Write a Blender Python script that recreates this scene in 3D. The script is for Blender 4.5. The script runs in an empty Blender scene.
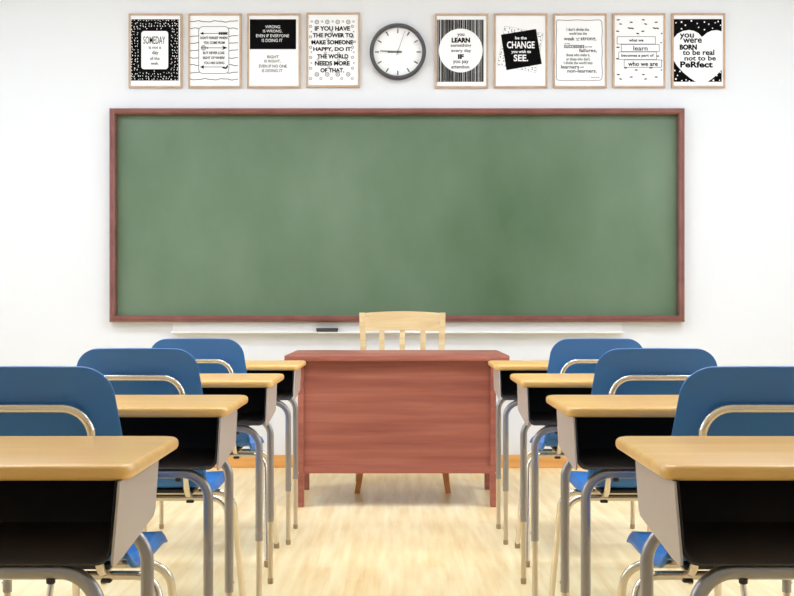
import bpy, bmesh, math, random
from mathutils import Vector, Matrix
R = random.Random(7)
SC = bpy.context.scene
COL = SC.collection
PI = math.pi

# ------------------------------------------------------------------ materials
def lin(c):
    def f(v):
        v /= 255.0
        return v / 12.92 if v <= 0.04045 else ((v + 0.055) / 1.055) ** 2.4
    return (f(c[0]), f(c[1]), f(c[2]), 1.0)

def newmat(name):
    m = bpy.data.materials.new(name)
    m.use_nodes = True
    nt = m.node_tree
    b = nt.nodes['Principled BSDF']
    return m, nt, b

def plain(name, rgb, rough=0.5, metal=0.0, spec=0.5, coat=0.0, bump=0.0, bscale=200):
    m, nt, b = newmat(name)
    b.inputs['Base Color'].default_value = lin(rgb)
    b.inputs['Roughness'].default_value = rough
    b.inputs['Metallic'].default_value = metal
    b.inputs['Specular IOR Level'].default_value = spec
    b.inputs['Coat Weight'].default_value = coat
    n = nt.nodes.new('ShaderNodeTexNoise')
    tc = nt.nodes.new('ShaderNodeTexCoord')
    nt.links.new(tc.outputs['Object'], n.inputs['Vector'])
    n.inputs['Scale'].default_value = bscale
    if bump > 0:
        bp = nt.nodes.new('ShaderNodeBump')
        bp.inputs['Strength'].default_value = bump
        bp.inputs['Distance'].default_value = 0.001
        nt.links.new(n.outputs['Fac'], bp.inputs['Height'])
        nt.links.new(bp.outputs['Normal'], b.inputs['Normal'])
    else:
        n.inputs['Scale'].default_value = 14
        mr = nt.nodes.new('ShaderNodeMapRange')
        mr.inputs['To Min'].default_value = max(0.02, rough - 0.04)
        mr.inputs['To Max'].default_value = rough + 0.04
        nt.links.new(n.outputs['Fac'], mr.inputs['Value'])
        nt.links.new(mr.outputs['Result'], b.inputs['Roughness'])
    return m

def grain(name, stops, scale, rough=0.35, bands=None, coat=0.0, detail=4, distort=0.6, spec=0.5):
    """wood: noise stretched along one axis; stops = [(pos, rgb)...]"""
    m, nt, b = newmat(name)
    tc = nt.nodes.new('ShaderNodeTexCoord')
    mp = nt.nodes.new('ShaderNodeMapping')
    mp.inputs['Scale'].default_value = scale
    oi = nt.nodes.new('ShaderNodeObjectInfo')
    mul = nt.nodes.new('ShaderNodeMath'); mul.operation = 'MULTIPLY'; mul.inputs[1].default_value = 13.0
    nt.links.new(oi.outputs['Random'], mul.inputs[0])
    nt.links.new(mul.outputs[0], mp.inputs['Location'])
    nt.links.new(tc.outputs['Object'], mp.inputs['Vector'])
    n = nt.nodes.new('ShaderNodeTexNoise')
    n.inputs['Scale'].default_value = 1.0
    n.inputs['Detail'].default_value = detail
    n.inputs['Roughness'].default_value = 0.6
    n.inputs['Distortion'].default_value = distort
    nt.links.new(mp.outputs['Vector'], n.inputs['Vector'])
    cr = nt.nodes.new('ShaderNodeValToRGB')
    el = cr.color_ramp.elements
    while len(el) < len(stops):
        el.new(0.5)
    for e, (p, c) in zip(el, stops):
        e.position = p
        e.color = lin(c)
    nt.links.new(n.outputs['Fac'], cr.inputs['Fac'])
    nt.links.new(cr.outputs['Color'], b.inputs['Base Color'])
    b.inputs['Roughness'].default_value = rough
    b.inputs['Coat Weight'].default_value = coat
    b.inputs['Specular IOR Level'].default_value = spec
    return m

M = {}
M['wall'] = plain('wall_paint', (225, 228, 234), 0.8, spec=0.2, bump=0.05, bscale=400)
M['ceiling'] = plain('ceiling_paint', (240, 240, 240), 0.9, spec=0.1, bump=0.05)
M['skirting'] = grain('skirting_oak', [(0.3, (214, 152, 80)), (0.7, (232, 176, 106))], (1.2, 30, 40), 0.4)
M['desk_wood'] = grain('desk_top_beech', [(0.25, (219, 168, 92)), (0.5, (231, 184, 108)), (0.75, (240, 198, 124))], (1.8, 30, 8), 0.28, detail=5, coat=0.1)
M['red_wood'] = grain('mahogany', [(0.25, (138, 74, 64)), (0.5, (162, 94, 80)), (0.75, (182, 114, 98))], (1.1, 17, 21), 0.38, detail=3, distort=0.3)
M['frame_wood'] = grain('board_frame_wood', [(0.3, (110, 62, 56)), (0.7, (134, 82, 75))], (6, 6, 6), 0.3, coat=0.2)
M['pine'] = grain('pine_chair', [(0.25, (208, 176, 122)), (0.5, (222, 196, 148)), (0.75, (232, 210, 166))], (3, 30, 30), 0.4)
M['pine_leg'] = grain('pine_legs', [(0.25, (200, 132, 70)), (0.75, (222, 160, 96))], (30, 30, 3), 0.4)
M['poster_wood'] = grain('poster_frame_wood', [(0.3, (180, 153, 130)), (0.7, (197, 171, 148))], (12, 12, 12), 0.5)
M['blue'] = plain('blue_plastic', (46, 114, 190), 0.34, spec=0.5, bump=0.12, bscale=900)
M['chrome'] = plain('chair_tube_metal', (226, 216, 200), 0.24, metal=0.85)
M['tube'] = plain('desk_tube_metal', (160, 156, 156), 0.34, metal=0.8)
M['tube_inner'] = plain('desk_tube_insert_metal', (206, 192, 172), 0.3, metal=0.9)
M['panel'] = plain('desk_side_metal', (186, 174, 166), 0.45, metal=0.15, bump=0.08, bscale=700)
M['black'] = plain('black_tray_plastic', (50, 47, 48), 0.42, spec=0.4, bump=0.1, bscale=800)
M['rubber'] = plain('dark_rubber', (52, 46, 42), 0.6)
M['grey_rubber'] = plain('foot_cap_rubber', (168, 146, 112), 0.6)
M['white_metal'] = plain('white_ledge', (238, 238, 236), 0.4)
M['eraser'] = plain('eraser_dark', (58, 60, 60), 0.7)
M['felt'] = plain('eraser_felt', (86, 86, 84), 0.95)
M['clock_rim'] = plain('clock_rim', (68, 66, 70), 0.4, metal=0.2)
M['clock_face'] = plain('clock_face', (244, 246, 250), 0.5)
M['mark'] = plain('clock_marks', (72, 72, 76), 0.5)
M['hand'] = plain('clock_hands', (92, 90, 94), 0.45)
M['second'] = plain('second_hand_metal', (110, 108, 108), 0.45)
M['paper'] = plain('poster_paper', (241, 243, 248), 0.7, spec=0.2)
M['ink'] = plain('black_ink', (12, 12, 13), 0.8, spec=0.04)
M['grey_ink'] = plain('grey_ink', (150, 150, 152), 0.7)
M['mid_ink'] = plain('mid_grey_ink', (70, 70, 72), 0.8, spec=0.04)
M['lamp_frame'] = plain('lamp_frame_white', (236, 236, 236), 0.5)

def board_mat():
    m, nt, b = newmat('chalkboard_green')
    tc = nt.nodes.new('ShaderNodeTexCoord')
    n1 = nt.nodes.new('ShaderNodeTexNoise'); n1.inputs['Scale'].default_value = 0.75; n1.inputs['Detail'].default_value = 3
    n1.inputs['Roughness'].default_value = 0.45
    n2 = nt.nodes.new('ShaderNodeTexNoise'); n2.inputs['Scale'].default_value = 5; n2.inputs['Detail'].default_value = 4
    mp = nt.nodes.new('ShaderNodeMapping'); mp.inputs['Location'].default_value = (SHEEN_SEED, 0, SHEEN_SEED * 2); mp.inputs['Rotation'].default_value = (0, 0.5, 0); mp.inputs['Scale'].default_value = (1, 1, 0.6)
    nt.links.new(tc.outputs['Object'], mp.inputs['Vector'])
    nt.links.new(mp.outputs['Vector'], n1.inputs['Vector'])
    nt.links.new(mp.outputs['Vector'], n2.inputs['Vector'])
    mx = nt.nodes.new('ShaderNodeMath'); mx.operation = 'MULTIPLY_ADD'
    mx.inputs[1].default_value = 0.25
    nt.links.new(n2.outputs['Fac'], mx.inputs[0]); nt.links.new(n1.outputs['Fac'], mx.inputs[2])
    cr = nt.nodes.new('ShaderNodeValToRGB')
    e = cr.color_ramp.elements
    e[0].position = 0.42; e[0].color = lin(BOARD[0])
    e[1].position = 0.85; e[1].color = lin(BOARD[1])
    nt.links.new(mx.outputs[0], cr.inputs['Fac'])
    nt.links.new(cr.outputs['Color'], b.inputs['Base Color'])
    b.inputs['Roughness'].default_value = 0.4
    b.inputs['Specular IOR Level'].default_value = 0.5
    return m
SHEEN_SEED = 5.3  # noise offset picked so the board ends lighten: side sheen put into the colour
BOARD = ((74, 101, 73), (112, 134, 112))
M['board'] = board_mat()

def floor_mat():
    m, nt, b = newmat('floor_maple_planks')
    tc = nt.nodes.new('ShaderNodeTexCoord')
    sx = nt.nodes.new('ShaderNodeSeparateXYZ'); cx = nt.nodes.new('ShaderNodeCombineXYZ')
    nt.links.new(tc.outputs['Object'], sx.inputs[0])
    nt.links.new(sx.outputs['Y'], cx.inputs['X']); nt.links.new(sx.outputs['X'], cx.inputs['Y'])
    bk = nt.nodes.new('ShaderNodeTexBrick')
    bk.inputs['Scale'].default_value = 1.0
    bk.inputs['Brick Width'].default_value = 0.55
    bk.inputs['Row Height'].default_value = 0.062
    bk.inputs['Mortar Size'].default_value = 0.0006
    bk.inputs['Mortar Smooth'].default_value = 1.0
    bk.inputs['Bias'].default_value = 0.0
    bk.offset = 0.37; bk.offset_frequency = 3
    bk.inputs['Color1'].default_value = lin((238, 212, 152))
    bk.inputs['Color2'].default_value = lin((247, 230, 184))
    bk.inputs['Mortar'].default_value = lin((226, 200, 146))
    nt.links.new(cx.outputs[0], bk.inputs['Vector'])
    mp = nt.nodes.new('ShaderNodeMapping'); mp.inputs['Scale'].default_value = (26, 2.2, 1)
    nt.links.new(tc.outputs['Object'], mp.inputs['Vector'])
    n = nt.nodes.new('ShaderNodeTexNoise'); n.inputs['Scale'].default_value = 1; n.inputs['Detail'].default_value = 5
    nt.links.new(mp.outputs['Vector'], n.inputs['Vector'])
    cr = nt.nodes.new('ShaderNodeValToRGB')
    cr.color_ramp.elements[0].position = 0.3; cr.color_ramp.elements[0].color = lin((216, 176, 108))
    cr.color_ramp.elements[1].position = 0.65; cr.color_ramp.elements[1].color = lin((252, 238, 200))
    nt.links.new(n.outputs['Fac'], cr.inputs['Fac'])
    mx = nt.nodes.new('ShaderNodeMix'); mx.data_type = 'RGBA'; mx.inputs['Factor'].default_value = 0.45
    nt.links.new(bk.outputs['Color'], mx.inputs['A']); nt.links.new(cr.outputs['Color'], mx.inputs['B'])
    nt.links.new(mx.outputs['Result'], b.inputs['Base Color'])
    b.inputs['Roughness'].default_value = 0.34
    b.inputs['Specular IOR Level'].default_value = 0.45
    return m
M['floor'] = floor_mat()

def emit(name, rgb, s):
    m, nt, b = newmat(name)
    b.inputs['Emission Color'].default_value = lin(rgb)
    b.inputs['Emission Strength'].default_value = s
    b.inputs['Base Color'].default_value = lin((240, 240, 240))
    return m

# ------------------------------------------------------------------ mesh helpers
def obj(name, bm, mat, parent=None, smooth=False, loc=(0, 0, 0), flip=True):
    if flip:
        bmesh.ops.recalc_face_normals(bm, faces=bm.faces[:])
    me = bpy.data.meshes.new(name)
    bm.to_mesh(me); bm.free()
    me.materials.append(M[mat] if isinstance(mat, str) else mat)
    if smooth:
        for p in me.polygons:
            p.use_smooth = True
        try:
            me.set_sharp_from_angle(angle=math.radians(smooth if smooth is not True else 40))
        except Exception:
            pass
    o = bpy.data.objects.new(name, me)
    COL.objects.link(o)
    o.location = loc
    if parent:
        o.parent = parent
    return o

def thing(name, label, cat, loc=(0, 0, 0), rz=0.0, group=None):
    o = bpy.data.objects.new(name, None)
    COL.objects.link(o)
    o.empty_display_size = 0.05
    o.location = loc
    o.rotation_euler = (0, 0, rz)
    o['label'] = label; o['category'] = cat
    if group:
        o['group'] = group
    return o

def struct(name, bm, mat):
    o = obj(name, bm, mat)
    o['kind'] = 'structure'
    return o

def box(bm, x0, x1, y0, y1, z0, z1, bev=0.0, seg=2):
    v = [bm.verts.new(p) for p in ((x0, y0, z0), (x1, y0, z0), (x1, y1, z0), (x0, y1, z0),
                                   (x0, y0, z1), (x1, y0, z1), (x1, y1, z1), (x0, y1, z1))]
    fs = [bm.faces.new([v[i] for i in f]) for f in ((0, 3, 2, 1), (4, 5, 6, 7), (0, 1, 5, 4), (1, 2, 6, 5), (2, 3, 7, 6), (3, 0, 4, 7))]
    if bev > 0:
        es = list({e for f in fs for e in f.edges})
        bmesh.ops.bevel(bm, geom=es, offset=bev, segments=seg, affect='EDGES', profile=0.5)
    return bm

def nb():
    return bmesh.new()

def fillet(pts, rads, n=8):
    """rounded polyline"""
    out = [Vector(pts[0])]
    for i in range(1, len(pts) - 1):
        p0, p1, p2 = Vector(pts[i - 1]), Vector(pts[i]), Vector(pts[i + 1])
        r = rads[i - 1] if isinstance(rads, (list, tuple)) else rads
        a, b = (p0 - p1).normalized(), (p2 - p1).normalized()
        ang = a.angle(b)
        if ang > PI - 0.01 or r <= 0:
            out.append(p1); continue
        t = r / math.tan(ang / 2)
        s, e = p1 + a * t, p1 + b * t
        c = p1 + (a + b).normalized() * (r / math.sin(ang / 2))
        u, w = s - c, e - c
        tot = u.angle(w)
        for k in range(n + 1):
            f = k / n
            out.append(c + (u * math.sin((1 - f) * tot) + w * math.sin(f * tot)) / math.sin(tot))
    out.append(Vector(pts[-1]))
    return out

def tube(bm, path, r, seg=14, cap=True):
    path = [Vector(p) for p in path]
    n = len(path)
    rr = r if isinstance(r, (list, tuple)) else [r] * n
    tang = []
    for i in range(n):
        a = path[max(0, i - 1)]; b = path[min(n - 1, i + 1)]
        tang.append((b - a).normalized())
    ref = Vector((0, 0, 1)) if abs(tang[0].z) < 0.9 else Vector((0, 1, 0))
    u = tang[0].cross(ref).normalized()
    rings = []
    for i in range(n):
        t = tang[i]
        u = (u - t * u.dot(t)).normalized()
        w = t.cross(u)
        rings.append([bm.verts.new(path[i] + (u * math.cos(2 * PI * k / seg) + w * math.sin(2 * PI * k / seg)) * rr[i]) for k in range(seg)])
    for a, b in zip(rings, rings[1:]):
        for k in range(seg):
            bm.faces.new((a[k], a[(k + 1) % seg], b[(k + 1) % seg], b[k]))
    if cap:
        bm.faces.new(rings[0][::-1]); bm.faces.new(rings[-1])
    return bm

def rrect(x0, x1, y0, y1, r, n=6):
    pts = []
    for cx, cy, a0 in ((x1 - r, y1 - r, 0), (x0 + r, y1 - r, 90), (x0 + r, y0 + r, 180), (x1 - r, y0 + r, 270)):
        for k in range(n + 1):
            a = math.radians(a0 + 90 * k / n)
            pts.append((cx + r * math.cos(a), cy + r * math.sin(a)))
    return pts

def slab(bm, outline, z0, z1, bev, seg=3):
    """horizontal slab from an (x, y) outline with rounded top and bottom edges"""
    def inset(d):
        n = len(outline); out = []
        for i in range(n):
            p0 = Vector(outline[i - 1]); p = Vector(outline[i]); p1 = Vector(outline[(i + 1) % n])
            t = (p1 - p0).normalized()
            out.append(p + Vector((-t.y, t.x)) * d)
        return out
    layers = []
    for k in range(seg + 1):
        a = PI / 2 * k / seg
        layers.append((z0 + bev * (1 - math.sin(a)), bev * (1 - math.cos(a))))
    prof = [(z, d) for z, d in reversed(layers)] if False else []
    for k in range(seg + 1):
        a = PI / 2 * k / seg
        prof.append((z0 + bev * (1 - math.cos(a)), bev * (1 - math.sin(a))))
    for k in range(seg + 1):
        a = PI / 2 * k / seg
        prof.append((z1 - bev * (1 - math.sin(a)), bev * (1 - math.cos(a))))
    rings = [[bm.verts.new((p.x, p.y, z)) for p in inset(d)] for z, d in prof]
    for a, b in zip(rings, rings[1:]):
        for i in range(len(a)):
            j = (i + 1) % len(a)
            bm.faces.new((a[i], a[j], b[j], b[i]))
    bm.faces.new(rings[0][::-1]); bm.faces.new(rings[-1])
    return bm

def prism_x(bm, prof, x0, x1):
    """(y, z) outline extruded along x"""
    a = [bm.verts.new((x0, y, z)) for y, z in prof]
    b = [bm.verts.new((x1, y, z)) for y, z in prof]
    bm.faces.new(a[::-1]); bm.faces.new(b)
    for i in range(len(a)):
        j = (i + 1) % len(a)
        bm.faces.new((a[i], a[j], b[j], b[i]))
    return bm

def copy_tree(o, parent=None):
    c = o.copy(); COL.objects.link(c)
    if parent:
        c.parent = parent
    for ch in list(o.children):
        copy_tree(ch, c)
    return c

# ------------------------------------------------------------------ the room
WALL = 7.12
XL, XR, YB, ZC = -3.7, 3.7, -2.4, 3.25
struct('floor', box(nb(), XL - .1, XR + .1, YB - .1, WALL + .1, -0.1, 0), 'floor')
struct('ceiling', box(nb(), XL - .1, XR + .1, YB - .1, WALL + .1, ZC, ZC + .1), 'ceiling')
struct('wall_front', box(nb(), XL - .1, XR + .1, WALL, WALL + .1, 0, ZC), 'wall')
struct('wall_back', box(nb(), XL - .1, XR + .1, YB - .1, YB, 0, ZC), 'wall')
ADDED_WINS = [(2.3, 3.9), (4.3, 5.9)]  # unseen windows, added for side light and bright rims
WZ0, WZ1 = 0.95, 2.75
for name, x0, x1 in (('wall_left', XL - .1, XL), ('wall_right', XR, XR + .1)):
    wb = nb()
    box(wb, x0, x1, YB, WALL, 0, WZ0); box(wb, x0, x1, YB, WALL, WZ1, ZC)
    ys = [YB] + [v for q in ADDED_WINS for v in q] + [WALL]
    for q in range(0, len(ys), 2): box(wb, x0, x1, ys[q], ys[q + 1], WZ0, WZ1)
    struct(name, wb, 'wall')
def pane_mat():
    m = bpy.data.materials.new('window_glass'); m.use_nodes = True
    nt = m.node_tree; nt.nodes.clear()
    out = nt.nodes.new('ShaderNodeOutputMaterial'); mix = nt.nodes.new('ShaderNodeMixShader')
    tr = nt.nodes.new('ShaderNodeBsdfTransparent'); gl = nt.nodes.new('ShaderNodeBsdfGlossy')
    gl.inputs['Roughness'].default_value = 0.02
    mix.inputs[0].default_value = 0.06
    nt.links.new(tr.outputs[0], mix.inputs[1]); nt.links.new(gl.outputs[0], mix.inputs[2]); nt.links.new(mix.outputs[0], out.inputs[0])
    return m
M['glass'] = pane_mat()
DAY = 48.0
k = 0
for s in (-1, 1):
    for y0, y1 in ADDED_WINS:
        k += 1
        xw = s * (XR + .05)
        f = nb()
        for a in ((y0, y1, WZ0, WZ0 + .06), (y0, y1, WZ1 - .06, WZ1), (y0, y0 + .06, WZ0 + .06, WZ1 - .06), (y1 - .06, y1, WZ0 + .06, WZ1 - .06),
                  ((y0 + y1) / 2 - .025, (y0 + y1) / 2 + .025, WZ0 + .06, WZ1 - .06)):
            box(f, xw - .03, xw + .03, *a)
        wf = struct('window_%d' % k, f, 'lamp_frame')  # added window, unseen, for the side light
        obj('pane', box(nb(), xw - .003, xw + .003, y0 + .05, y1 - .05, WZ0 + .05, WZ1 - .05), 'glass', wf)
        ld = bpy.data.lights.new('daylight', 'AREA'); ld.shape = 'RECTANGLE'; ld.size = y1 - y0; ld.size_y = WZ1 - WZ0  # added lamp just outside each unseen opening, lights the room from the side
        ld.energy = DAY; ld.color = (0.86, 0.93, 1.0)
        lo = bpy.data.objects.new('daylight', ld); COL.objects.link(lo)
        lo.location = (s * (XR + .14), (y0 + y1) / 2, (WZ0 + WZ1) / 2)
        lo.rotation_euler = (0, s * PI / 2, 0)
        lo.rotation_euler = Vector((-s, 0, 0)).to_track_quat('-Z', 'Y').to_euler()
struct('baseboard_front', box(nb(), XL + .016, XR - .016, WALL - .016, WALL, 0, 0.08, 0.004), 'skirting')
struct('baseboard_left', box(nb(), XL, XL + .016, YB, WALL, 0, 0.08, 0.004), 'skirting')
struct('baseboard_right', box(nb(), XR - .016, XR, YB, WALL, 0, 0.08, 0.004), 'skirting')

# ceiling lights
LAMP = 15.0
M['diffuser'] = emit('lamp_diffuser', (234, 243, 255), LAMP)
lamp = None
LAMPS = [(-2.1, 5.1), (0, 5.1), (2.1, 5.1), (-2.1, 3.6), (0, 3.6), (2.1, 3.6)]
for i, (x, y) in enumerate(LAMPS):
    if lamp is None:
        lamp = thing('ceiling_light', 'white flat ceiling light panel', 'ceiling light', (x, y, ZC), 0, 'ceiling light panels')
        f = nb()
        for a in ((-.62, .62, -.32, -.30), (-.62, .62, .30, .32), (-.62, -.60, -.30, .30), (.60, .62, -.30, .30)):
            box(f, a[0], a[1], a[2], a[3], -.03, 0)
        obj('lamp_frame', f, 'lamp_frame', lamp)
        obj('diffuser', box(nb(), -.60, .60, -.30, .30, -.018, -.002), 'diffuser', lamp)
        o = lamp
    else:
        o = copy_tree(lamp)
        o.location = (x, y, ZC)

# ------------------------------------------------------------------ chalkboard
bw, bz0, bz1 = 1.768, 0.902, 2.216
cb = thing('chalkboard', 'wide green chalkboard in a red brown wooden frame on the white wall', 'chalkboard', (0, WALL, bz0))
bh = bz1 - bz0
fprof = [(0, 0), (0, .052), (.006, .064), (.016, .071), (.026, .071), (.035, .064), (.040, .054), (.040, 0)]
f = nb()
rings = []
for d, dep in fprof:
    x = bw - d
    rings.append([f.verts.new(p) for p in ((-x, -dep, d), (x, -dep, d), (x, -dep, bh - d), (-x, -dep, bh - d))])
for a, b in zip(rings, rings[1:] + rings[:1]):
    for k in range(4):
        f.faces.new((a[k], a[(k + 1) % 4], b[(k + 1) % 4], b[k]))
obj('frame', f, 'frame_wood', cb)
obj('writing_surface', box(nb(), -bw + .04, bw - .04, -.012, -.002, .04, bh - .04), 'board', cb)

tray = thing('marker_ledge', 'long white ledge fixed to the wall under the chalkboard', 'ledge', (0, WALL, .832))
tx0, tx1 = -1.385, 1.39
obj('back_strip', box(nb(), tx0, tx1, -.012, 0, .008, .068, .001), 'white_metal', tray)
obj('shelf', prism_x(nb(), [(0, 0), (-.058, 0), (-.066, .003), (-.066, .008), (0, .008)], tx0, tx1), 'white_metal', tray)
for s in (tx0, tx1):
    obj('end_cap', box(nb(), s - .003, s + .003, -.066, -.0005, -.001, .012, .001), 'white_metal', tray)

er = thing('board_eraser', 'small dark eraser lying on the white ledge', 'eraser', (-.43, WALL - .037, .840))
e = nb(); box(e, -.067, .067, -.017, .017, .0085, .024, .003); obj('handle', e, 'eraser', er, True)
e = nb(); box(e, -.064, .064, -.015, .015, 0, .0085); obj('felt_pad', e, 'felt', er)

# ------------------------------------------------------------------ wall clock
PX = 161.6
ck = thing('wall_clock', 'round wall clock with white face and thick grey rim', 'clock', ((397.8 - 397) / PX, WALL, 1 + (306 - 52.6) / PX))
def lathe(bm, prof, n=64):
    rings = []
    for r, y in prof:
        rings.append([bm.verts.new((r * math.cos(2 * PI * k / n), -y, r * math.sin(2 * PI * k / n))) for k in range(n)])
    for a, b in zip(rings, rings[1:]):
        for k in range(n):
            bm.faces.new((a[k], a[(k + 1) % n], b[(k + 1) % n], b[k]))
    return rings
c = nb()
rg = lathe(c, [(.165, 0), (.172, .006), (.174, .03), (.172, .046), (.166, .052), (.156, .052), (.151, .047), (.150, .02), (.165, 0)])
obj('rim', c, 'clock_rim', ck, True)
c = nb()
rg = lathe(c, [(.150, .002), (.151, .022), (.001, .022)])
c.faces.new(rg[0]); c.faces.new(rg[-1])
face = obj('dial', c, 'clock_face', ck)
def bar2d(bm, p0, p1, w0, w1, y, th=.0015):
    p0, p1 = Vector(p0), Vector(p1)
    d = (p1 - p0).normalized(); n = Vector((-d.y, d.x))
    q = [p0 + n * w0 / 2, p0 - n * w0 / 2, p1 - n * w1 / 2, p1 + n * w1 / 2]
    a = [bm.verts.new((p.x, -y, p.y)) for p in q]
    b = [bm.verts.new((p.x, -y - th, p.y)) for p in q]
    bm.faces.new(a); bm.faces.new(b[::-1])
    for i in range(4):
        bm.faces.new((a[i], a[(i + 1) % 4], b[(i + 1) % 4], b[i]))
c = nb()
for k in range(12):
    a = k * PI / 6
    bar2d(c, (.116 * math.sin(a), .116 * math.cos(a)), (.143 * math.sin(a), .143 * math.cos(a)), .0075, .0075, .0222, .0006)
obj('hour_marks', c, 'mark', face)
def hand(name, deg, length, tail, w0, w1, y, mat):
    a = math.radians(deg); s = Vector((math.sin(a), math.cos(a)))
    c = nb(); bar2d(c, -s * tail, s * length, w0, w1, y)
    obj(name, c, mat, ck)
hand('minute_hand', 272.5, .108, .026, .009, .006, .028, 'hand')
hand('hour_hand', 268, .062, .02, .010, .008, .0255, 'hand')
hand('second_hand', 19, .135, .022, .003, .002, .031, 'second')
c = nb(); rg = lathe(c, [(.007, .022), (.007, .034), (.005, .0355)], 20); c.faces.new(rg[-1]); obj('hub', c, 'hand', ck, True)

# ------------------------------------------------------------------ posters
LY = 0.0007
class Art:
    """flat print: polygons and letters in photograph-zoom units about the poster centre"""
    def __init__(s, cx, cy, unit):
        s.cx, s.cy, s.u = cx, cy, unit
        s.parts = []           # (name, material, bmesh)
    def new(s, name, mat, layer):
        s.bm = bmesh.new(); s.y = -.0125 - LY * layer
        s.parts.append((name, mat, s.bm))
    def p(s, x, y):
        return ((x - s.cx) * s.u, s.y, (s.cy - y) * s.u)
    def poly(s, pts):
        s.bm.faces.new([s.bm.verts.new(s.p(*q)) for q in pts])
    def rect(s, x0, y0, x1, y1):
        s.poly([(x0, y1), (x1, y1), (x1, y0), (x0, y0)])
    def round_rect(s, x0, y0, x1, y1, r):
        s.poly(rrect(x0, x1, y0, y1, r, 5))
    def stroke(s, pts, w, closed=False):
        n = len(pts); L = []; Rr = []
        for i in range(n):
            if closed:
                a, b = Vector(pts[i - 1]), Vector(pts[(i + 1) % n])
            else:
                a, b = Vector(pts[max(0, i - 1)]), Vector(pts[min(n - 1, i + 1)])
            d = (b - a).normalized(); nn = Vector((-d.y, d.x)) * (w / 2)
            q = Vector(pts[i])
            L.append(s.bm.verts.new(s.p(*(q + nn)))); Rr.append(s.bm.verts.new(s.p(*(q - nn))))
        for i in range(n if closed else n - 1):
            j = (i + 1) % n
            s.bm.faces.new((L[i], L[j], Rr[j], Rr[i]))
    def disc(s, x, y, r, n=14, sx=1.0, rot=0.0):
        pts = []
        for k in range(n):
            a = 2 * PI * k / n
            dx, dy = r * sx * math.cos(a), r * math.sin(a)
            pts.append((x + dx * math.cos(rot) - dy * math.sin(rot), y + dx * math.sin(rot) + dy * math.cos(rot)))
        s.poly(pts)
    def ring(s, x, y, r, w, n=14):
        s.stroke([(x + r * math.cos(2 * PI * k / n), y + r * math.sin(2 * PI * k / n)) for k in range(n)], w, True)
    def text(s, body, x0, y0, x1, y1, bold=0.0):
        cu = bpy.data.curves.new('lettering', 'FONT')
        cu.body = body; cu.offset = bold + .014; cu.resolution_u = 3; cu.fill_mode = 'FRONT'
        o = bpy.data.objects.new('lettering', cu); COL.objects.link(o)
        bpy.context.view_layer.update()
        me = bpy.data.meshes.new_from_object(o.evaluated_get(bpy.context.evaluated_depsgraph_get()))
        bpy.data.objects.remove(o); bpy.data.curves.remove(cu)
        xs = [v.co.x for v in me.vertices]; ys = [v.co.y for v in me.vertices]
        ax, bx, ay, by = min(xs), max(xs), min(ys), max(ys)
        vs = [s.bm.verts.new(s.p(x0 + (v.co.x - ax) / (bx - ax) * (x1 - x0), y1 - (v.co.y - ay) / (by - ay) * (y1 - y0))) for v in me.vertices]
        for pl in me.polygons:
            try:
                s.bm.faces.new([vs[i] for i in pl.vertices])
            except ValueError:
                pass
        bpy.data.meshes.remove(me)

def poster(px0, px1, py0, py1, label, art):
    w, h = (px1 - px0) / 162.0, (py1 - py0) / 162.0
    k = WALL - .02
    cx = ((px0 + px1) / 2 - 397) / 162.0
    cz = 1 + (306 - (py0 + py1) / 2) / 162.0
    r = thing('framed_poster', label, 'poster', (cx, WALL, cz), 0, 'framed posters above the chalkboard')
    hw, hh = w / 2, h / 2
    f = nb()
    prof = [(0, 0), (0, .018), (.0015, .0195), (.0105, .0195), (.012, .018), (.012, 0)]
    rings = []
    for d, dep in prof:
        rings.append([f.verts.new(p) for p in ((-hw + d, -dep, -hh + d), (hw - d, -dep, -hh + d), (hw - d, -dep, hh - d), (-hw + d, -dep, hh - d))])
    for a, b in zip(rings, rings[1:] + rings[:1]):
        for q in range(4):
            f.faces.new((a[q], a[(q + 1) % 4], b[(q + 1) % 4], b[q]))
    obj('frame', f, 'poster_wood', r)
    pr = obj('print', box(nb(), -hw + .0115, hw - .0115, -.0125, -.001, -hh + .0115, hh - .0115), 'paper', r)
    for name, mat, bm in art.parts:
        # flat ink lies facing the room
        for fc in bm.faces:
            fc.normal_update()
            if fc.normal.y > 0:
                fc.normal_flip()
        obj(name, bm, mat, pr, flip=False)
    return r

U1, U2 = 1 / (6.107 * 162.0), 1 / (5.671 * 162.0)
B = 0.022
# 1 SOMEDAY
A = Art(214, 277.5, U1)
A.new('dotted_background', 'ink', 1); A.rect(65, 85, 356, 460)
A.new('white_dabs', 'paper', 2)
g = 0
for i in range(17):
    for j in range(21):
        x = 71 + i * 17.4 + R.uniform(-5, 5); y = 92 + j * 18 + R.uniform(-5, 5)
        if 116 < x < 304 and 146 < y < 402: continue
        A.disc(min(352, max(69, x)), min(456, max(90, y)), R.uniform(2.0, 3.0), 7, R.uniform(1.2, 2.0), R.uniform(0.6, 2.4))
A.new('text_panel', 'paper', 3); A.round_rect(128, 157, 293, 391, 18)
A.new('lettering', 'ink', 4)
A.text('SOMEDAY', 141, 190, 274, 236, -.01)
A.text('is not a', 174, 249, 248, 266); A.text('day', 195, 277, 233, 306); A.text('of the', 182, 315, 240, 334); A.text('week.', 186, 346, 234, 364)
poster(128.4, 181.8, 13.3, 87.6, 'framed poster reading SOMEDAY on a white panel over black with white dabs', A)
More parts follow.
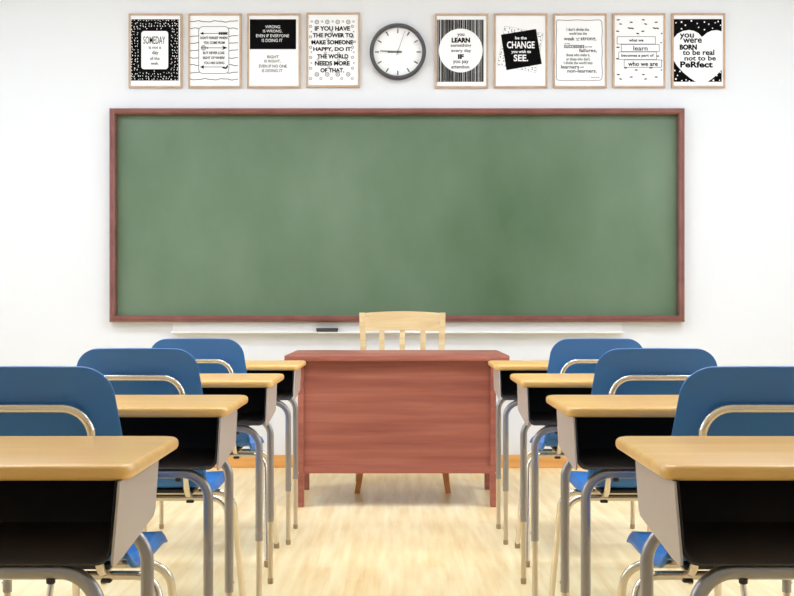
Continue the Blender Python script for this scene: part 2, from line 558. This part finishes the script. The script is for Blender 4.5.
# 2 arrows
A = Art(577.5, 277.5, U1)
A.new('wavy_lines', 'mid_ink', 1)
for k, y in enumerate((98, 142, 187, 232, 275, 320, 365, 410, 452)):
    ph = R.uniform(0, 6)
    A.stroke([(425 + q * 9.77, y + 3.2 * math.sin(q * .55 + ph) + 1.5 * math.sin(q * 1.3 + ph * 2)) for q in range(31)], 4.2)
A.new('text_panel', 'paper', 2); A.round_rect(479, 130, 663, 417, 26)
A.new('panel_outline', 'mid_ink', 3); A.stroke(rrect(479, 663, 130, 417, 26, 5), 3, True)
A.new('lettering', 'ink', 4)
for q in ((489, 191, 656, 207, "DON'T FORGET WHERE"), (508, 221, 638, 237, 'YOU COME FROM'), (506, 283, 636, 299, 'BUT NEVER LOSE'),
          (504, 313, 638, 329, 'SIGHT OF WHERE'), (510, 344, 636, 360, 'YOU ARE GOING')):
    A.text(q[4], *q[:4], .012)
A.new('arrows', 'ink', 4)
A.stroke([(500, 172), (650, 172)], 3); A.poly([(488, 172), (508, 163), (508, 181)])
for x in range(604, 652, 11): A.poly([(x, 164), (x + 9, 164), (x + 4, 172), (x + 9, 180), (x, 180), (x - 5, 172)])
A.stroke([(495, 260), (635, 260)], 3); A.ring(508, 260, 14, 3); A.ring(508, 260, 7, 2.5); A.poly([(654, 260), (622, 247), (630, 260), (622, 273)])
A.poly([(524, 260), (536, 252), (532, 260), (536, 268)])
A.stroke([(500, 377), (640, 377)], 3); A.poly([(488, 377), (510, 366), (510, 388)])
A.poly([(620, 377), (645, 380), (655, 362), (658, 378), (648, 390), (628, 386)])
poster(188, 241.3, 13.3, 87.6, 'framed poster of arrows and wavy lines around text ending YOU ARE GOING', A)
# 3 wrong / right
A = Art(206, 277.5, U1)
A.new('black_block', 'ink', 1); A.rect(59, 85, 342, 268)
A.new('white_lettering', 'paper', 2)
for q in ((154, 122, 244, 140, 'WRONG'), (140, 149, 257, 168, 'IS WRONG,'), (98, 177, 299, 195, 'EVEN IF EVERYONE'), (133, 205, 258, 224, 'IS DOING IT')):
    A.text(q[4], *q[:4], -.014)
A.new('lettering', 'ink', 1)
for q in ((165, 306, 236, 324, 'RIGHT'), (148, 333, 248, 352, 'IS RIGHT,'), (115, 362, 285, 381, 'EVEN IF NO ONE'), (133, 390, 258, 409, 'IS DOING IT')):
    A.text(q[4], *q[:4], .0)
poster(246.9, 300.5, 13.3, 87.6, 'framed poster with black top half reading WRONG IS WRONG', A)
# 4 power to make happy
A = Art(568, 272.5, U1)
A.new('flower_pattern', 'grey_ink', 1)
for x in (468, 532, 596, 660):
    for y in (101, 422):
        A.ring(x, y, 11, 6); A.disc(x, y, 4.5, 8)
for x in (437, 500, 565, 628, 692): A.ring(x, 98, 5, 4, 8)
for x in (430, 493, 557, 620, 685): A.ring(x, 447, 7, 4.5, 10)
for y in (128, 192, 256, 318, 384):
    for x in (430, 686): A.ring(x, y, 7, 5, 10)
for y in (160, 224, 286, 352):
    for x in (435, 694): A.disc(x, y, 5, 8)
for x, y in ((700, 222), (500, 232), (535, 208), (600, 150), (520, 290), (600, 294), (475, 330), (650, 330), (540, 375), (600, 335), (560, 165)): A.ring(x, y, 6, 4, 8)
A.new('lettering', 'ink', 2)
for q in ((455, 127, 671, 155, 'IF YOU HAVE'), (443, 169, 691, 196, 'THE POWER TO'), (436, 212, 690, 239, 'MAKE SOMEONE'), (446, 255, 684, 283, 'HAPPY, DO IT.'),
          (470, 298, 661, 325, 'THE WORLD'), (456, 340, 669, 368, 'NEEDS MORE'), (490, 383, 634, 410, 'OF THAT.')):
    A.text(q[4], *q[:4], .026)
poster(306.2, 360, 12.4, 87, 'framed poster reading IF YOU HAVE THE POWER with grey ring flowers', A)
# 5 learn
A = Art(620, 278, U1)
A.new('grey_block', 'grey_ink', 1); A.rect(470, 87, 757, 467)
A.new('black_stripes', 'ink', 2)
x = 470.0
while x < 750:
    w = R.uniform(3, 11)
    a, b2 = R.uniform(-1.5, 1.5), R.uniform(-1.5, 1.5)
    A.poly([(x, 467), (min(757, x + w + a), 467), (min(757, x + w + b2), 87), (x, 87)])
    x += w + R.uniform(2.5, 6)
A.new('white_stripes', 'paper', 2)
for k in range(18):
    x = R.uniform(474, 750); A.rect(x, 87, x + R.uniform(1.5, 3), 467)
A.new('text_panel', 'paper', 3); A.disc(615, 276, 134, 48)
A.new('lettering', 'ink', 4)
for q in ((594, 172, 637, 194, 'you'), (554, 234, 679, 260, 'something'), (557, 267, 679, 291, 'every day'), (568, 337, 663, 361, 'you pay'), (557, 366, 673, 386, 'attention.')):
    A.text(q[4], *q[:4], .004)
A.new('bold_lettering', 'ink', 4)
A.text('LEARN', 559, 198, 672, 228, .045); A.text('IF', 598, 299, 634, 328, .045)
poster(434.9, 488.3, 13.5, 87.7, 'framed poster with a white circle on black stripes reading LEARN', A)
# 6 change
A = Art(249, 278, U1)
A.new('dashed_sheet', 'paper', 1); A.poly([(152, 127), (107, 365), (342, 412), (388, 172)])
A.new('sheet_outline', 'mid_ink', 2); A.stroke([(152, 127), (107, 365), (342, 412), (388, 172)], 1.5, True)
A.new('dashes', 'ink', 2)
ex, ey = Vector((236, 45)) , Vector((-45, 238))
for i in range(13):
    for j in range(13):
        q = Vector((152, 127)) + ex * ((i + .5 + R.uniform(-.3, .3)) / 13) + ey * ((j + .5 + R.uniform(-.3, .3)) / 13)
        if 2 < i < 10 and 2 < j < 10: continue
        A.disc(q.x, q.y, 3, 6, 1.6, R.uniform(0, 3))
A.new('black_square', 'ink', 3); A.poly([(128, 180), (162, 397), (378, 359), (343, 145)])
A.new('white_lettering', 'paper', 4)
for q in ((215, 191, 286, 209, 'be the', .012), (165, 221, 334, 264, 'CHANGE', .008), (192, 274, 311, 298, 'you wish to', .01), (206, 302, 294, 343, 'SEE.', .008)):
    A.text(q[4], *q[:4], q[5])
poster(494, 547.6, 13.3, 87.6, 'framed poster with a tilted black square reading CHANGE', A)
# 7 divide the world
A = Art(611, 278, U1)
A.new('wavy_border', 'mid_ink', 1)
pts = rrect(467, 746, 91, 460, 16, 4); full = []
for i in range(len(pts)):
    a, b2 = Vector(pts[i]), Vector(pts[(i + 1) % len(pts)])
    n = max(1, int((b2 - a).length / 22))
    for k in range(n):
        q = a.lerp(b2, k / n); full.append((q.x + 1.6 * math.sin(q.y * .05), q.y + 1.8 * math.sin(q.x * .05)))
A.stroke(full, 3.2, True)
A.new('lettering', 'ink', 1)
for q in ((530, 138, 666, 157, "I don't divide the"), (545, 164, 653, 181, 'world into the'), (587, 197, 608, 206, 'and'), (589, 208, 606, 217, 'the'), (517, 229, 549, 238, 'or the'),
          (643, 248, 684, 258, 'and the'), (527, 295, 673, 315, 'those who make it,'), (527, 319, 675, 338, "or those who don't."), (513, 343, 688, 361, 'I divide the world into'),
          (612, 372, 634, 383, 'and'), (680, 437, 731, 446, 'Benjamin Barber')):
    A.text(q[4], *q[:4], .006)
A.new('bold_lettering', 'ink', 1)
for q in ((512, 193, 578, 215, 'weak'), (615, 194, 711, 222, 'strong,'), (513, 242, 638, 262, 'successes'), (606, 265, 714, 290, 'failures,'), (495, 365, 606, 387, 'learners'), (534, 390, 714, 412, 'non-learners.')):
    A.text(q[4], *q[:4], .004)
poster(553.3, 607, 13.3, 87.6, 'framed poster of many text lines inside a thin wavy border', A)
# 8 what we learn
A = Art(222.5, 256.5, U2)
A.new('dashes', 'ink', 1)
for x, y in ((105, 82), (118, 106), (178, 96), (247, 82), (260, 106), (320, 96), (101, 147), (244, 147), (215, 160), (351, 160), (348, 212), (103, 238), (100, 303), (328, 288),
             (350, 315), (146, 355), (290, 355), (207, 367), (350, 367), (105, 393), (118, 418), (178, 407), (247, 393), (260, 418), (320, 407)):
    A.disc(x, y, 3.6, 8, 2.8 if x < 340 else 1.4, R.choice((-.1, 0, .15, .3)))
for x in (176, 319): A.stroke([(x - 17, 126), (x - 6, 131), (x + 4, 129), (x + 16, 133)], 6.5)
boxes = ((98, 178, 315, 220), (122, 222, 337, 263), (107, 265, 322, 308), (138, 310, 350, 352))
A.new('text_strips', 'paper', 2)
for q in boxes: A.rect(*q)
A.new('strip_outlines', 'mid_ink', 3)
for q in boxes:
    for l in (((q[0], q[1]), (q[2], q[1])), ((q[0], q[3]), (q[2], q[3])), ((q[0], q[1]), (q[0], q[3])), ((q[2], q[1]), (q[2], q[3]))): A.stroke(l, 2.6)
A.new('lettering', 'ink', 3)
for q in ((165, 190, 247, 206, 'what we', .016), (190, 231, 271, 257, 'learn', .0), (122, 276, 306, 297, 'becomes a part of', .014), (160, 319, 329, 345, 'who we are', .01)):
    A.text(q[4], *q[:4], q[5])
poster(612.9, 665.7, 13, 87.5, 'framed poster with four outlined strips reading what we learn', A)
# 9 heart
A = Art(560, 256.5, U2)
A.new('dotted_background', 'ink', 1); A.rect(418, 78, 692, 434)
A.new('white_dots', 'paper', 2)
for x, y in ((432, 99), (464, 95), (486, 113), (464, 133), (553, 103), (594, 95), (619, 107), (655, 99), (686, 113), (561, 125), (594, 138), (672, 92), (520, 88), (640, 130),
             (441, 398), (432, 418), (466, 428), (490, 423), (508, 430), (425, 370), (664, 398), (684, 380), (645, 426), (680, 425), (455, 375)):
    A.disc(x, y, R.uniform(3.5, 5.5), 8)
A.new('white_heart', 'paper', 3)
hp = []
key = [(580, 180), (560, 158), (535, 145), (505, 140), (470, 146), (440, 162), (418, 188), (410, 230), (410, 280), (418, 312), (440, 345), (475, 383), (515, 415), (545, 434),
       (612, 434), (640, 415), (668, 390), (692, 366), (692, 148), (665, 141), (635, 144), (610, 155)]
A.poly([(max(418, x), min(434, y)) for x, y in key])
A.new('lettering', 'ink', 4)
for q in ((453, 160, 534, 194, 'you', .01), (472, 188, 579, 214, 'were', .01), (470, 252, 650, 283, 'to be real', .012), (480, 286, 659, 314, 'not to be', .012)):
    A.text(q[4], *q[:4], q[5])
A.new('bold_lettering', 'ink', 4)
A.text('BORN', 453, 222, 551, 253, .045); A.text('PeRfect', 456, 318, 641, 354, .025)
poster(672, 725.5, 13, 87.5, 'framed poster with a white heart on black reading BORN', A)

# ------------------------------------------------------------------ student desk
def make_desk(label):
    r = thing('student_desk', label, 'desk', (0, 0, 0), 0, 'student desks in two rows')
    t = slab(nb(), rrect(-.3425, .3425, -.2125, .2125, .034, 7), .727, .751, .010, 4)
    obj('tabletop', t, 'desk_wood', r, 30)
    # open book box: rounded U section between near (leaning) and far ends
    hw = .3225
    def usec(h_in, zb, zt, rad, n=6):
        pts = [(-h_in, zt)]
        for k in range(n + 1):
            a = PI + PI / 2 * k / n
            pts.append((-h_in + rad + rad * math.cos(a), zb + rad + rad * math.sin(a)))
        for k in range(n + 1):
            a = 1.5 * PI + PI / 2 * k / n
            pts.append((h_in - rad + rad * math.cos(a), zb + rad + rad * math.sin(a)))
        pts.append((h_in, zt))
        return pts
    zt, zb = .727, .606
    def ynear(z): return -.213 - .047 * (zt - z) / (zt - zb)
    def yfar(z): return .075 - .108 * (zt - z) / (zt - zb)
    t = nb()
    outer, inner = usec(hw, zb, zt, .022), usec(hw - .005, zb + .006, zt, .020)
    loops = []
    # front lip rolled: outer far -> outer near -> inner near -> inner far
    outer_f, inner_f = usec(hw, zb + .018, zt, .022), usec(hw - .005, zb + .022, zt, .020)
    loops.append([t.verts.new((x, yfar(z), z)) for x, z in outer_f])
    loops.append([t.verts.new((x, ynear(z) + .004, z)) for x, z in outer])
    outer_f, inner_f = usec(hw, zb + .018, zt, .022), usec(hw - .005, zb + .022, zt, .020)
    mid = [((a[0] + b[0]) / 2, (a[1] + b[1]) / 2) for a, b in zip(outer, inner)]
    loops.append([t.verts.new((x, ynear(z), z)) for x, z in mid])
    loops.append([t.verts.new((x, ynear(z) + .004, z)) for x, z in inner])
    loops.append([t.verts.new((x, yfar(z) - .006, z)) for x, z in inner_f])
    for a, b in zip(loops, loops[1:]):
        for k in range(len(a) - 1):
            t.faces.new((a[k], a[k + 1], b[k + 1], b[k]))
    t.faces.new(loops[0]); t.faces.new(loops[-1])
    obj('book_tray', t, 'black', r, 35)
    for s in (-1, 1):
        prof = [(ynear(zt), zt), (ynear(.616), .616)]
        c0 = (ynear(.614) + .010, .614)
        for k in range(0, 7):
            a = PI + PI / 2 * k / 6
            prof.append((c0[0] + .010 * math.cos(a), c0[1] + .010 * math.sin(a)))
        prof += [(-.20, .606), (.034, .629), (.048, .640), (.077, zt)]
        p = prism_x(nb(), prof, s * (hw + .0005), s * (hw + .0045))
        obj('side_panel', p, 'panel', r)
    lx = .301
    for y in (-.243, .10):
        path = fillet([(-lx, y, .224), (-lx, y, .5955), (lx, y, .5955), (lx, y, .224)], .062, 10)
        obj('leg_frame', tube(nb(), path, .0122, 16), 'tube', r, True)
        for s in (-1, 1):
            lg = obj('leg_insert', tube(nb(), [(s * lx, y, .235), (s * lx, y, .012)], .0092, 14), 'tube_inner', r, True)
            obj('foot_cap', tube(nb(), [(s * lx, y, .020), (s * lx, y, .004), (s * lx, y, 0)], [.0104, .0104, .009], 14), 'grey_rubber', lg, True)
            b = nb(); tube(b, [(s * lx + s * .0105, y, .25), (s * lx + s * .0145, y, .25)], .004, 8)
            obj('height_screw', b, 'tube_inner', r, True)
        for s in (-1, 1):
            b = nb(); tube(b, [(s * .228, y, .5838), (s * .228, y, .577), (s * .228, y, .575)], [.007, .007, .004], 10)
            obj('frame_screw', b, 'rubber', r, True)
    return r

# ------------------------------------------------------------------ student chair
def make_chair(label):
    r = thing('student_chair', label, 'chair', (0, 0, 0), 0, 'blue student chairs')
    prof = fillet([(y, 0, z) for y, z in ((0, .868), (.03, .72), (.062, .52), (.10, .446), (.19, .447), (.39, .452), (.455, .432))],
                  [.5, .4, .07, .2, .3, .07], 6)
    # resample evenly
    seg = [0]
    for a, b in zip(prof, prof[1:]): seg.append(seg[-1] + (b - a).length)
    L = seg[-1]
    def at(d):
        d = min(max(d, 0), L)
        for i in range(len(seg) - 1):
            if d <= seg[i + 1] + 1e-9:
                return prof[i].lerp(prof[i + 1], (d - seg[i]) / max(1e-9, seg[i + 1] - seg[i]))
        return prof[-1]
    ds = [0, .0012, .004, .009, .016, .025, .036, .05, .066]
    n = 34
    end = [L - q for q in (.05, .036, .025, .016, .009, .004, .0012, 0)]
    ds += [.066 + (end[0] - .066) * k / n for k in range(1, n)] + end
    def halfw(d):
        f = d / L
        base = .173 + .019 * min(1, d / .15) + .020 * max(0, min(1, (d - .38) / .2))
        rt = .056
        if d < rt: base -= rt - math.sqrt(max(0, rt * rt - (rt - d) ** 2))
        e = L - d; rb = .05
        if e < rb: base -= rb - math.sqrt(max(0, rb * rb - (rb - e) ** 2))
        return base
    UH = [0, .1, .2, .3, .4, .5, .6, .7, .8, .87, .91, .94, .965, .985, 1]
    US = [-u for u in UH[:0:-1]] + UH
    t = nb(); nx = len(US) - 1
    rows = []
    for d in ds:
        p = at(d); a = at(d - .004); b = at(d + .004)
        tg = (b - a).normalized()
        nrm = Vector((-tg.z, 0, tg.x)) if False else Vector((-tg.z, 0, tg.x))   # towards the sitter
        if nrm.z < 0 and abs(nrm.z) > abs(nrm.x): nrm = -nrm
        if nrm.x < 0 and abs(nrm.x) >= abs(nrm.z): nrm = -nrm
        w = halfw(d)
        backness = max(0, min(1, (.42 - d) / .15))
        seatness = max(0, min(1, (d - .48) / .12))
        row = []
        for u in US:
            off = backness * .026 * (u * w / .19) ** 2 + (1 - backness) * (.006 * abs(u) ** 2 - .022 * max(0, (abs(u) - .94) / .06) ** 1.4)
            top = .007 * (1 - (u * w / .17) ** 2) * max(0, 1 - d / .08)
            q = p + nrm * off
            row.append(t.verts.new((u * w, q.x, q.z + top)))
        rows.append(row)
    for a, b in zip(rows, rows[1:]):
        for k in range(nx):
            t.faces.new((a[k], a[k + 1], b[k + 1], b[k]))
    sh = obj('seat_shell', t, 'blue', r, True)
    so = sh.modifiers.new('thickness', 'SOLIDIFY'); so.thickness = .011; so.offset = 0
    for p in sh.data.polygons: p.use_smooth = True
    # back support tube: loop behind the backrest, uprights run down and forward under the seat
    hx = .138
    def side(s):
        return [(s * hx, .006, .745), (s * hx, .045, .53), (s * hx, .082, .424), (s * hx, .39, .436)]
    l, rr_ = side(-1), side(1)
    pts = l[::-1] + [(-hx, -.002, .789), (hx, -.002, .789)] + rr_
    path = fillet(pts, [.05, .2, .0, .058, .058, .0, .2, .05], 9)
    obj('back_support', tube(nb(), path, .0092, 14), 'chrome', r, True)
    for y0, yf in ((.135, .008), (.245, .352)):
        # the legs lean away from the cross bar
        pl = []
        z = .413
        pts = [(-.273, yf, 0.012), (-.252, y0, z), (.252, y0, z), (.273, yf, 0.012)]
        path = fillet(pts, .055, 10)
        obj('leg_frame', tube(nb(), path, .0098, 14), 'chrome', r, True)
        for s in (-1, 1):
            b = nb(); tube(b, [(s * .2725, yf, .024), (s * .2735, yf, .003), (s * .2735, yf, 0)], [.0118, .0118, .010], 12)
            obj('foot_cap', b, 'grey_rubber', r, True)
    for s in (-1, 1):
        b = nb(); box(b, s * hx - .011, s * hx + .011, .124, .146, .3985, .4055, .002)
        obj('stacking_pad', b, 'rubber', r)
    b = nb(); box(b, -.15, .15, .115, .26, .4295, .4405, .003)
    obj('seat_bracket', b, 'rubber', r)
    return r

desk0 = make_desk(''); chair0 = make_chair('')
ROWX = .757
dl = ['wood topped student desk nearest the viewer in the left row',
      'wood topped student desk second from the viewer in the left row',
      'wood topped student desk third from the viewer in the left row',
      'wood topped student desk at the far end of the left row by the red desk',
      'wood topped student desk nearest the viewer in the right row',
      'wood topped student desk second from the viewer in the right row',
      'wood topped student desk third from the viewer in the right row',
      'wood topped student desk at the far end of the right row by the red desk']
cl = ['blue student chair nearest the viewer in the left row, cut by the frame',
      'blue student chair in the middle of the left row',
      'blue student chair farthest from the viewer in the left row',
      'blue student chair nearest the viewer in the right row, cut by the frame',
      'blue student chair in the middle of the right row',
      'blue student chair farthest from the viewer in the right row']
k = 0
for side in (-1, 1):
    for i in range(4):
        o = desk0 if k == 0 else copy_tree(desk0)
        o.location = (side * ROWX, 2.0 + 1.022 * i, 0); o['label'] = dl[k]; k += 1
k = 0
for side in (-1, 1):
    for i in range(3):
        o = chair0 if k == 0 else copy_tree(chair0)
        o.location = (side * .771, 2.372 + 1.014 * i, 0); o['label'] = cl[k]; k += 1

# ------------------------------------------------------------------ teacher's desk
td = thing('teacher_desk', 'red brown wooden teacher desk with closed front panel below the chalkboard', 'desk', (0, 6.02, 0))
obj('desktop', box(nb(), -.556, .556, -.35, .36, .728, .756, .005), 'red_wood', td, 30)
for s in (-1, 1):
    obj('front_leg', box(nb(), s * .478 - .014, s * .478 + .014, -.31, -.26, 0, .728, .002), 'red_wood', td)
    obj('rear_leg', box(nb(), s * .498 - .02, s * .498 + .02, .23, .27, 0, .728, .002), 'red_wood', td)
    obj('side_panel', box(nb(), s * .487 - .008, s * .487 + .008, -.26, .23, .18, .728), 'red_wood', td)
obj('front_panel', box(nb(), -.464, .464, -.296, -.28, .205, .728), 'red_wood', td)
obj('bottom_rail', box(nb(), -.464, .464, -.306, -.272, .168, .205, .002), 'red_wood', td)
obj('drawer', box(nb(), .17, .45, -.10, .30, .60, .728, .003), 'red_wood', td)

# ------------------------------------------------------------------ teacher's chair
tc = thing('wooden_chair', 'light pine wooden chair with slatted back behind the red brown desk', 'chair', (.031, 6.38, 0))
for s in (-1, 1):
    p = [(s * .252, .20, 0), (s * .232, .175, .42), (s * .222, .20, .70), (s * .2315, .235, .962)]
    b = nb(); rings = []
    for q in p:
        rings.append([b.verts.new((q[0] + dx, q[1] + dy, q[2])) for dx, dy in ((-.0165, -.014), (.0165, -.014), (.0165, .014), (-.0165, .014))])
    for a, c in zip(rings, rings[1:]):
        for i in range(4): b.faces.new((a[i], a[(i + 1) % 4], c[(i + 1) % 4], c[i]))
    b.faces.new(rings[0][::-1]); b.faces.new(rings[-1])
    obj('back_post', b, 'pine', tc)
    p = [(s * .243, -.235, 0), (s * .225, -.22, .12), (s * .216, -.21, .25), (s * .212, -.205, .435)]
    b = nb(); rings = []
    for q, hwid in zip(p, (.014, .016, .0185, .02)):
        rings.append([b.verts.new((q[0] + dx * hwid, q[1] + dy * hwid, q[2])) for dx, dy in ((-1, -1), (1, -1), (1, 1), (-1, 1))])
    for a, c in zip(rings, rings[1:]):
        for i in range(4): b.faces.new((a[i], a[(i + 1) % 4], c[(i + 1) % 4], c[i]))
    b.faces.new(rings[0][::-1]); b.faces.new(rings[-1])
    obj('front_leg', b, 'pine_leg', tc)
# crowned top rail, bowed away from the sitter
b = nb(); n = 18; cols = []
for i in range(n + 1):
    u = -1 + 2 * i / n; x = u * .2155
    yy = .222 + .018 * (1 - u * u); zt = .960 + .010 * (1 - u * u); zb = .856 + .004 * (1 - u * u)
    cols.append([b.verts.new(v) for v in ((x, yy - .019, zb), (x, yy - .001, zb), (x, yy + .011, zt), (x, yy - .007, zt))])
for a, c in zip(cols, cols[1:]):
    for i in range(4): b.faces.new((a[i], a[(i + 1) % 4], c[(i + 1) % 4], c[i]))
b.faces.new(cols[0][::-1]); b.faces.new(cols[-1])
obj('top_rail', b, 'pine', tc, 30)
for x in (-.118, 0, .118):
    b = nb(); rings = []
    for (z, y, w) in ((.47, .19, .018), (.62, .20, .017), (.78, .215, .015), (.862, .227 + .008 * (x == 0), .0145)):
        rings.append([b.verts.new((x + dx * w, y + dy * .007, z)) for dx, dy in ((-1, -1), (1, -1), (1, 1), (-1, 1))])
    for a, c in zip(rings, rings[1:]):
        for i in range(4): b.faces.new((a[i], a[(i + 1) % 4], c[(i + 1) % 4], c[i]))
    b.faces.new(rings[0][::-1]); b.faces.new(rings[-1])
    obj('back_slat', b, 'pine', tc)
obj('seat', slab(nb(), rrect(-.235, .235, -.235, .215, .03, 5), .435, .462, .008, 3), 'pine', tc, 30)
obj('seat_rail', box(nb(), -.195, .195, -.215, -.195, .375, .435), 'pine_leg', tc)

# ------------------------------------------------------------------ light, camera, view
w = bpy.data.worlds.new('daylight'); SC.world = w; w.use_nodes = True
w.node_tree.nodes['Background'].inputs['Color'].default_value = (1, 1, 1, 1)
w.node_tree.nodes['Background'].inputs['Strength'].default_value = 0.3

cam = bpy.data.cameras.new('camera'); co = bpy.data.objects.new('camera', cam); COL.objects.link(co)
co.location = (0, 0, 1.0); co.rotation_euler = (PI / 2, 0, 0)
cam.sensor_width = 36; cam.sensor_fit = 'HORIZONTAL'
cam.lens = 36 * 1150 / 794
cam.shift_y = 8.0 / 794
cam.clip_start = 0.05
SC.camera = co
SC.view_settings.view_transform = 'Standard'
SC.view_settings.look = 'None'
SC.view_settings.gamma = 1
SC.view_settings.exposure = -0.29
SC.view_settings.use_curve_mapping = False
SC.cycles.max_bounces = 10
SC.cycles.diffuse_bounces = 6
